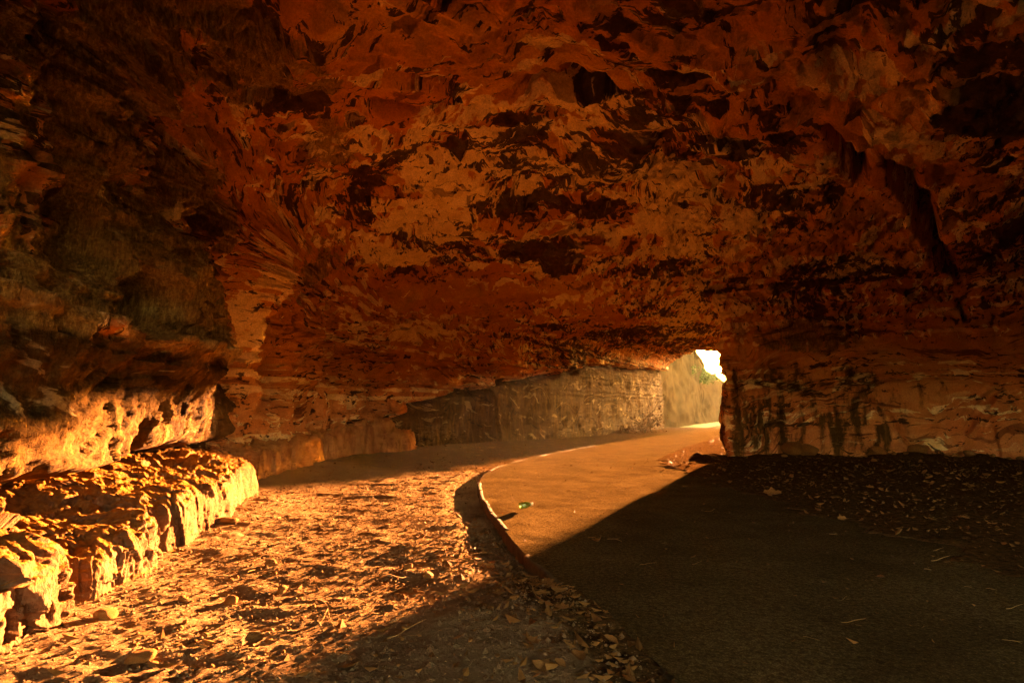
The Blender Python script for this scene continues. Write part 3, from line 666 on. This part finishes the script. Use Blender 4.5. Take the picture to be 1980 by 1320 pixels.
def shrub(name, base, h, nst, nleaf, lsize, label, cat, seed, grav=-0.06, group=None, lean=(0, 0), lm='green'):
    rg = np.random.default_rng(seed); root = tag(link(bpy.data.objects.new(name, None)), label, cat, group); root.location = base
    st, tips = [], []
    for k in range(nst):
        p = wander(rg.normal(size=3)*[0.1, 0.1, 0.0]*h, [rg.normal()*0.6+lean[0], rg.normal()*0.6+lean[1], 1.0], h*rg.uniform(0.6, 1.1), 10, 0.22, rg, grav)
        st.append(tube(p, 0.018*h, 0.004*h)); tips += p[3:]
        for j in range(3, 10, 2):
            s2 = wander(p[j], rg.normal(size=3), h*0.35, 5, 0.3, rg, grav); st.append(tube(s2, 0.007*h, 0.002*h, 4)); tips += s2[1:]
    obj('stems', mesh_np('stems', *join(st), M['bark']), root)
    tips = np.array(tips); C = tips[rg.integers(0, len(tips), nleaf)] + rg.normal(size=(nleaf, 3))*0.09*h
    obj('foliage', mesh_np('foliage', *leaf_cards(C, lsize, rg), M[lm], smooth=False), root)
    return root
shrub('shrub', (20.0, 59.2, 4.6), 2.1, 9, 1500, 0.11, 'sunlit green shrub on the rim of the cutting, against the bright sky', 'shrub', 1, lean=(0.1, -0.1))
shrub('shrub', (17.6, 56.0, 5.0), 1.3, 5, 300, 0.09, 'sparse overhanging shrub beside the green one on the rim', 'shrub', 2, -0.15, lean=(0.5, -0.4))
shrub('bramble', (7.9, 34.8, 0.0), 2.3, 12, 500, 0.07, 'dry tangled bramble at the wall foot by the far opening', 'bramble', 3, -0.12, lm='leaf')
shrub('bramble', (6.5, 32.2, 0.0), 1.3, 9, 240, 0.06, 'lower dry bramble in front of the tangled one by the passage wall', 'bramble', 4, -0.14, lm='leaf')
def wallx(y): return np.interp(y, K[:, 1], K[:, 0])
rg = np.random.default_rng(11)
for k, (y0, z0, L, g_) in enumerate(((24.0, 1.3, 2.6, -0.05), (27.0, 1.7, 3.0, -0.09), (29.5, 1.5, 3.4, -0.12), (22.0, 2.0, 2.0, -0.13), (39.0, 2.0, 3.0, 0.0))):
    p = wander((wallx(y0)+0.15, y0, z0), (0.5, 0.7, 0.35), L, 16, 0.10, rg, g_); p = np.array(p)
    p[:, 0] = np.maximum(p[:, 0], wallx(p[:, 1])+0.25); p[:, 2] = np.maximum(p[:, 2], 0.06)
    tag(obj('hanging_root', mesh_np('hanging_root', *tube(p, 0.014, 0.006), M['twig'])), 'thin pale root arching out from the quarried passage wall', 'root', 'roots hanging on the passage wall')

# ------------------------------------------------------------------ loose stones, leaves, twigs, crumbs, bottle
def ico_stone(seed):
    bm = bmesh.new(); bmesh.ops.create_icosphere(bm, subdivisions=3, radius=1.0); V_ = np.array([v.co[:] for v in bm.verts]); Q = np.array([[v.index for v in f.verts] for f in bm.faces]); bm.free()
    rg_ = np.random.default_rng(seed); 
    for k in range(7):                                   # broken facets
        n = rg_.normal(size=3); n /= np.linalg.norm(n); c = rg_.uniform(0.55, 0.85); d = V_@n; V_ = V_ - np.maximum(d-c, 0)[:, None]*n*0.92
    V_ = V_*(1+0.16*fbm(V_*1.4, 3, seed))[:, None]; V_ *= np.array([1, rg_.uniform(0.65, 0.95), rg_.uniform(0.45, 0.7)])
    return mesh_np('stone', V_, Q, M['stone'])
stones = [ico_stone(1000+k*7) for k in range(8)]
def put_stone(x, y, r, label, group=None):
    o = obj('stone', random.choice(stones)); o.location = (x, y, gzat(x, y)+r*0.28); o.scale = (r, r, r); o.rotation_euler = (random.uniform(-.3, .3), random.uniform(-.3, .3), random.uniform(0, 6.3))
    return tag(o, label, 'stone', group)
for (px, py, r, lab) in ((446, 1165, 0.050, 'angular sandstone stone in the sun below the middle of the ledge'), (525, 1098, 0.055, 'flat pinkish stone in the sunlit dirt, farther out than the ledge front'),
        (545, 1142, 0.045, 'pale oblong stone in the middle of the sunlit dirt'), (200, 1218, 0.06, 'dark wedge-shaped stone at the foot of the corner boulder'), (440, 1025, 0.09, 'flat slab of stone lying against the foot of the long ledge'),
        (790, 1100, 0.045, 'reddish stone beside the long twig near the kerb'), (826, 1118, 0.05, 'upright stone at the edge of the shadow on the dirt'), (270, 1288, 0.06, 'large pale stone at the bottom edge in the sunlit dirt'), (352, 1170, 0.035, 'small pointed stone casting a long shadow in front of the low ledge')):
    p = G(px, py); put_stone(p[0], p[1], r, lab)
for k in range(26):
    t = random.random(); x = 5.0+6.0*t; y = float(np.interp(x, [5.0, 6.2, 8.0, 9.8, 11.3], [13.5, 13.3, 12.9, 12.3, 11.2])) - 0.1 - abs(random.gauss(0.1, 0.4))
    put_stone(x, y, random.choice((0.05, 0.07, 0.1, 0.14, 0.24))*random.uniform(0.8, 1.2), 'rough rubble stone half buried along the foot of the right wall', 'rubble along the right wall')
for k in range(110):
    px, py = random.uniform(120, 1000), random.uniform(960, 1300); p = G(px, py)
    if p[0] > xl(p[1])-0.15 or p[0] < -2.2-0.25*max(0, p[1]-3.2): continue
    put_stone(p[0], p[1], random.uniform(0.010, 0.022), 'small sandstone pebble scattered on the bare dirt left of the path', 'pebbles on the dirt')
def leaf_mesh(seed, lobes=False):
    rg_ = np.random.default_rng(seed); n = 9; rows = []
    for i in range(n):
        t = i/(n-1); wd = math.sin(math.pi*min(1, t*0.95+0.04))**0.8*0.34*(1+(0.35*math.sin(t*16) if lobes else 0.08*math.sin(t*20)))
        for s_ in (-1, -0.5, 0, 0.5, 1):
            rows.append((t-0.5, s_*wd, 0.30*(abs(s_)**1.6)*wd*2.2 + 0.22*(t-0.5)**2*2 + rg_.normal()*0.012))
    V_ = np.array(rows); Q = gridq(n, 5); sv, sq = tube([(-0.5, 0, 0.12), (-0.62, 0.01, 0.13), (-0.78, 0.03, 0.10)], 0.012, 0.008, 4)
    V_, Q = join([(V_, Q), (sv, sq)]); return mesh_np('leaf', V_, Q, M['leaf'])
leaves = [leaf_mesh(1100+k, k % 2 == 0) for k in range(6)]
def put_leaf(x, y, L, z, label, group=None, tilt=0.35):
    o = obj('leaf', random.choice(leaves)); o.location = (x, y, z+0.012); o.scale = (L, L, L*random.uniform(0.8, 1.4)); o.rotation_euler = (random.uniform(-tilt, tilt), random.uniform(-tilt, tilt), random.uniform(0, 6.3))
    return tag(o, label, 'leaf', group)
for (px, py, L, lab) in ((1078, 1192, 0.11, 'big curled pale leaf caught against the near kerb'), (1118, 1305, 0.09, 'curled leaf at the bottom edge just left of the kerb'), (1040, 1315, 0.08, 'flat tan leaf at the bottom edge, left of the curled one'),
        (965, 1183, 0.08, 'long narrow brown leaf in the shaded dirt left of the kerb'), (815, 1052, 0.14, 'large crumpled leaf in the middle of the sunlit dirt'), (790, 1158, 0.11, 'crumpled reddish leaf on the edge of light and shade'),
        (486, 1262, 0.12, 'pointed leaf standing up in the sunlit dirt near the bottom edge')):
    p = G(px, py); put_leaf(p[0], p[1], L, gzat(p[0], p[1])+0.015, lab)
for (px, py, L, lab) in ((1494, 957, 0.22, 'long pale strip of bark or leaf on the dark litter before the right wall'), (1703, 1116, 0.045, 'small bright leaf scrap alone on the dark path'), (1156, 1047, 0.10, 'dark curled leaf in the shade near the start of the path')):
    p = G(px, py, 0.06); put_leaf(p[0], p[1], L, max(PZ, gzat(p[0], p[1])), lab)
for k in range(90):
    x, y = random.uniform(3.2, 8.5), random.uniform(4.2, 12.4)
    if x < xr(y)-0.4: continue
    put_leaf(x, y, random.uniform(0.05, 0.11), max(gzat(x, y), PZ if x < xr(y) else -1)+0.01, 'dead leaf in the dark litter along the right wall', 'leaves in the right-hand litter', 0.6)
for k in range(34):
    y = random.uniform(2.2, 5.0); x = float(xl(y))-0.10-abs(random.gauss(0, 0.22))
    put_leaf(x, y, random.uniform(0.035, 0.08), gzat(x, y)+0.012, 'dead leaf drifted along the left side of the near kerb', 'leaves along the near kerb', 0.35)
twigs = [mesh_np('twig', *join([tube(wander((-0.5, 0, 0), (1, 0.1, 0), 1.0, 9, 0.10, np.random.default_rng(1200+k)), 0.014, 0.007)] + [tube(wander((0.0, 0.02, 0), (0.7, 0.6*(1 if k % 2 else -1), 0.2), 0.3, 5, 0.12, np.random.default_rng(1250+k)), 0.007, 0.004, 4)]), M['twig']) for k in range(5)]
def put_twig(x, y, L, rz, z, label, group=None):
    o = obj('twig', random.choice(twigs)); o.location = (x, y, z+0.018); o.scale = (L, L, L); o.rotation_euler = (0, random.uniform(-0.08, 0.08), rz); return tag(o, label, 'twig', group)
p = G(905, 1088); put_twig(p[0], p[1], 0.42, 0.12, gzat(*p[:2])+0.02, 'long thin twig lying across the sunlit dirt towards the kerb')
p = G(1190, 1046, 0.05); put_twig(p[0], p[1], 0.14, 0.1, PZ, 'short thick dark twig on the shaded path near the sun line')
for k in range(26):
    px, py = random.uniform(330, 900), random.uniform(960, 1290); p = G(px, py)
    put_twig(p[0], p[1], random.uniform(0.08, 0.22), random.uniform(0, 6.3), gzat(*p[:2])+0.01, 'short dry twig lying in the sunlit dirt', 'twigs in the dirt')
for k in range(24):
    y = random.uniform(2.4, 6.5); x = random.uniform(float(xl(y))+0.5, 4.5)
    put_twig(x, y, random.uniform(0.06, 0.16), random.uniform(-0.6, 0.6), max(PZ, gzat(x, y))-0.008, 'thin stalk of straw lying on the shaded path', 'straws on the path')
# crumbs of leaf and straw, uncountable
rg = np.random.default_rng(21); C, A_ = [], []
def scatter(n, fx, fy, keep):
    x = rg.uniform(*fx, n); y = rg.uniform(*fy, n); m = keep(x, y); return x[m], y[m]
sets = [scatter(9000, (3.0, 10), (3.0, 12.8), lambda x, y: rg.random(len(x)) < sm(-0.6, 0.5, x-xr(y))*0.62*sm(-1.0, 0.3, x-xr(y))+0.03),
        scatter(9000, (-3, 0.8), (2.0, 6.0), lambda x, y: rg.random(len(x)) < sm(1.0, 0.05, xl(y)-x)*(x < xl(y)-0.03)*sm(7, 4.5, y)),
        scatter(9000, (-3.2, 1.0), (2.2, 12), lambda x, y: (rg.random(len(x)) < 0.35) & (x < xl(y)-0.1) & (x > -2.1-0.2*y)),
        scatter(5000, (-4.2, 6), (10, 20), lambda x, y: (x < xl(y)-0.05) & (x > wallx(y)+0.3)),
        scatter(2500, (-0.5, 5), (2.5, 14), lambda x, y: (x > xl(y)+0.03) & (x < xr(y)) & (rg.random(len(x)) < 0.35)),
        scatter(1200, (3, 9), (12, 24), lambda x, y: (x > xr(y)+0.05) & (x < xr(y)+1.5))]
x = np.concatenate([s_[0] for s_ in sets]); y = np.concatenate([s_[1] for s_ in sets])
onp = (x > xl(y)) & (x < xr(y)); z = np.where(onp, np.maximum(PZ, ground_h(x, y)), ground_h(x, y)) + 0.006
n = len(x); an = rg.uniform(0, 6.3, n); L = rg.lognormal(-4.0, 0.5, n)*np.where(onp, 0.6, 1.0); L = np.clip(L, 0.006, 0.06); asp = rg.uniform(0.12, 0.6, n)
a = np.stack([np.cos(an), np.sin(an), rg.normal(0, 0.25, n)], 1)*L[:, None]; b_ = np.stack([-np.sin(an), np.cos(an), rg.normal(0, 0.4, n)], 1)*(L*asp)[:, None]
Cc = np.stack([x, y, z], 1); up = np.array([0, 0, 1.0])*(L*0.3)[:, None]
Vc = np.stack([Cc-a+up, Cc+b_, Cc+a+up, Cc-b_], 1).reshape(-1, 3)
tag(obj('leaf_litter', mesh_np('leaf_litter', Vc, np.arange(4*n).reshape(-1, 4), M['straw'], smooth=False)), 'fine crumbs of dead leaf and straw strewn over the floor', 'leaf litter', kind='stuff')

# crumbs of soil
OC = np.array([[1, 0, 0], [0, 1, 0], [-1, 0, 0], [0, -1, 0], [0, 0, 1], [0, 0, -0.6]], float); OF = np.array([[0, 1, 4], [1, 2, 4], [2, 3, 4], [3, 0, 4], [1, 0, 5], [2, 1, 5], [3, 2, 5], [0, 3, 5]])
x, y = scatter(60000, (-3.3, 0.8), (2.0, 10.5), lambda x, y: (x < xl(y)-0.06) & (x > -2.25-0.17*y) & (rg.random(len(x)) < np.clip(0.75-0.06*y, 0.15, 1)))
n = len(x); r = np.clip(rg.lognormal(-5.15, 0.55, n), 0.0025, 0.022)
Vs = OC[None]*rg.uniform(0.55, 1.25, (n, 6, 1))*r[:, None, None]*np.array([1, 1, 0.75]); an = rg.uniform(0, 6.3, n); c_, s_ = np.cos(an)[:, None], np.sin(an)[:, None]
Vs = np.stack([Vs[..., 0]*c_-Vs[..., 1]*s_, Vs[..., 0]*s_+Vs[..., 1]*c_, Vs[..., 2]], -1) + np.stack([x, y, ground_h(x, y)+r*0.3], 1)[:, None, :]
tag(obj('soil_crumbs', mesh_np('soil_crumbs', Vs.reshape(-1, 3), (OF[None]+6*np.arange(n)[:, None, None]).reshape(-1, 3), M['dirt'], {'litter': np.zeros(6*n)}, smooth=False)), 'crumbs of dry soil all over the bare dirt', 'soil', kind='stuff')

def lathe(name, prof, mat, parent, n=20):
    V_ = np.array([[r*math.cos(t), r*math.sin(t), z] for r, z in prof for t in np.arange(n)/n*2*math.pi]); k = len(prof)
    Q = np.array([[i*n+j, i*n+(j+1) % n, (i+1)*n+(j+1) % n, (i+1)*n+j] for i in range(k-1) for j in range(n)]); return obj(name, mesh_np(name, V_, Q, mat), parent)
bg_ = NB('bottle_plastic'); bg_.b.inputs['Transmission Weight'].default_value = 0.6; M['bottle'] = bg_.done(bg_.ramp(bg_.noise(bg_.tc, 40, 3), (0.3, (0.10, 0.20, 0.05)), (0.7, (0.20, 0.30, 0.09))), 0.15, None, 0.5)
M['cap'] = simple('white_plastic', (0.72, 0.70, 0.66), (0.82, 0.80, 0.76), 20, 0.4, 0.1, 0.001)
p = G(1016, 984, 0.06)
bt = tag(link(bpy.data.objects.new('plastic_bottle', None)), 'small green plastic bottle with a white cap lying on the sunlit path', 'bottle')
bt.location = (p[0]-0.07, p[1], PZ+0.046); bt.rotation_euler = (0, R_(84), R_(12))
body = lathe('body', [(0.001, 0), (0.030, 0.001), (0.036, 0.008), (0.034, 0.02), (0.036, 0.03), (0.033, 0.05), (0.036, 0.07), (0.036, 0.085), (0.028, 0.105), (0.016, 0.122), (0.013, 0.128), (0.013, 0.14)], M['bottle'], bt)
lathe('cap', [(0.001, 0.160), (0.015, 0.159), (0.0165, 0.156), (0.0165, 0.138), (0.014, 0.137)], M['cap'], bt)
lathe('collar', [(0.013, 0.133), (0.018, 0.1335), (0.018, 0.1355), (0.013, 0.136)], M['cap'], bt)

# ------------------------------------------------------------------ the air in the cave: dusty haze
HZ = 0.00018
if HZ:
    bm = bmesh.new(); bmesh.ops.create_cube(bm, size=1.0); me = bpy.data.meshes.new('haze'); bm.to_mesh(me); bm.free()
    hz = obj('haze', me); hz.location = (40, 150, 6.0); hz.scale = (640, 330, 16); hm = bpy.data.materials.new('haze_air'); hm.use_nodes = True
    for nd in list(hm.node_tree.nodes):
        if nd.type == 'BSDF_PRINCIPLED': hm.node_tree.nodes.remove(nd)
    vol = hm.node_tree.nodes.new('ShaderNodeVolumePrincipled'); vol.inputs['Density'].default_value = HZ; vol.inputs['Color'].default_value = (1.0, 0.85, 0.62, 1); vol.inputs['Anisotropy'].default_value = 0.3
    hm.node_tree.links.new(vol.outputs[0], hm.node_tree.nodes['Material Output'].inputs['Volume']); me.materials.append(hm); tag(hz, kind='stuff')
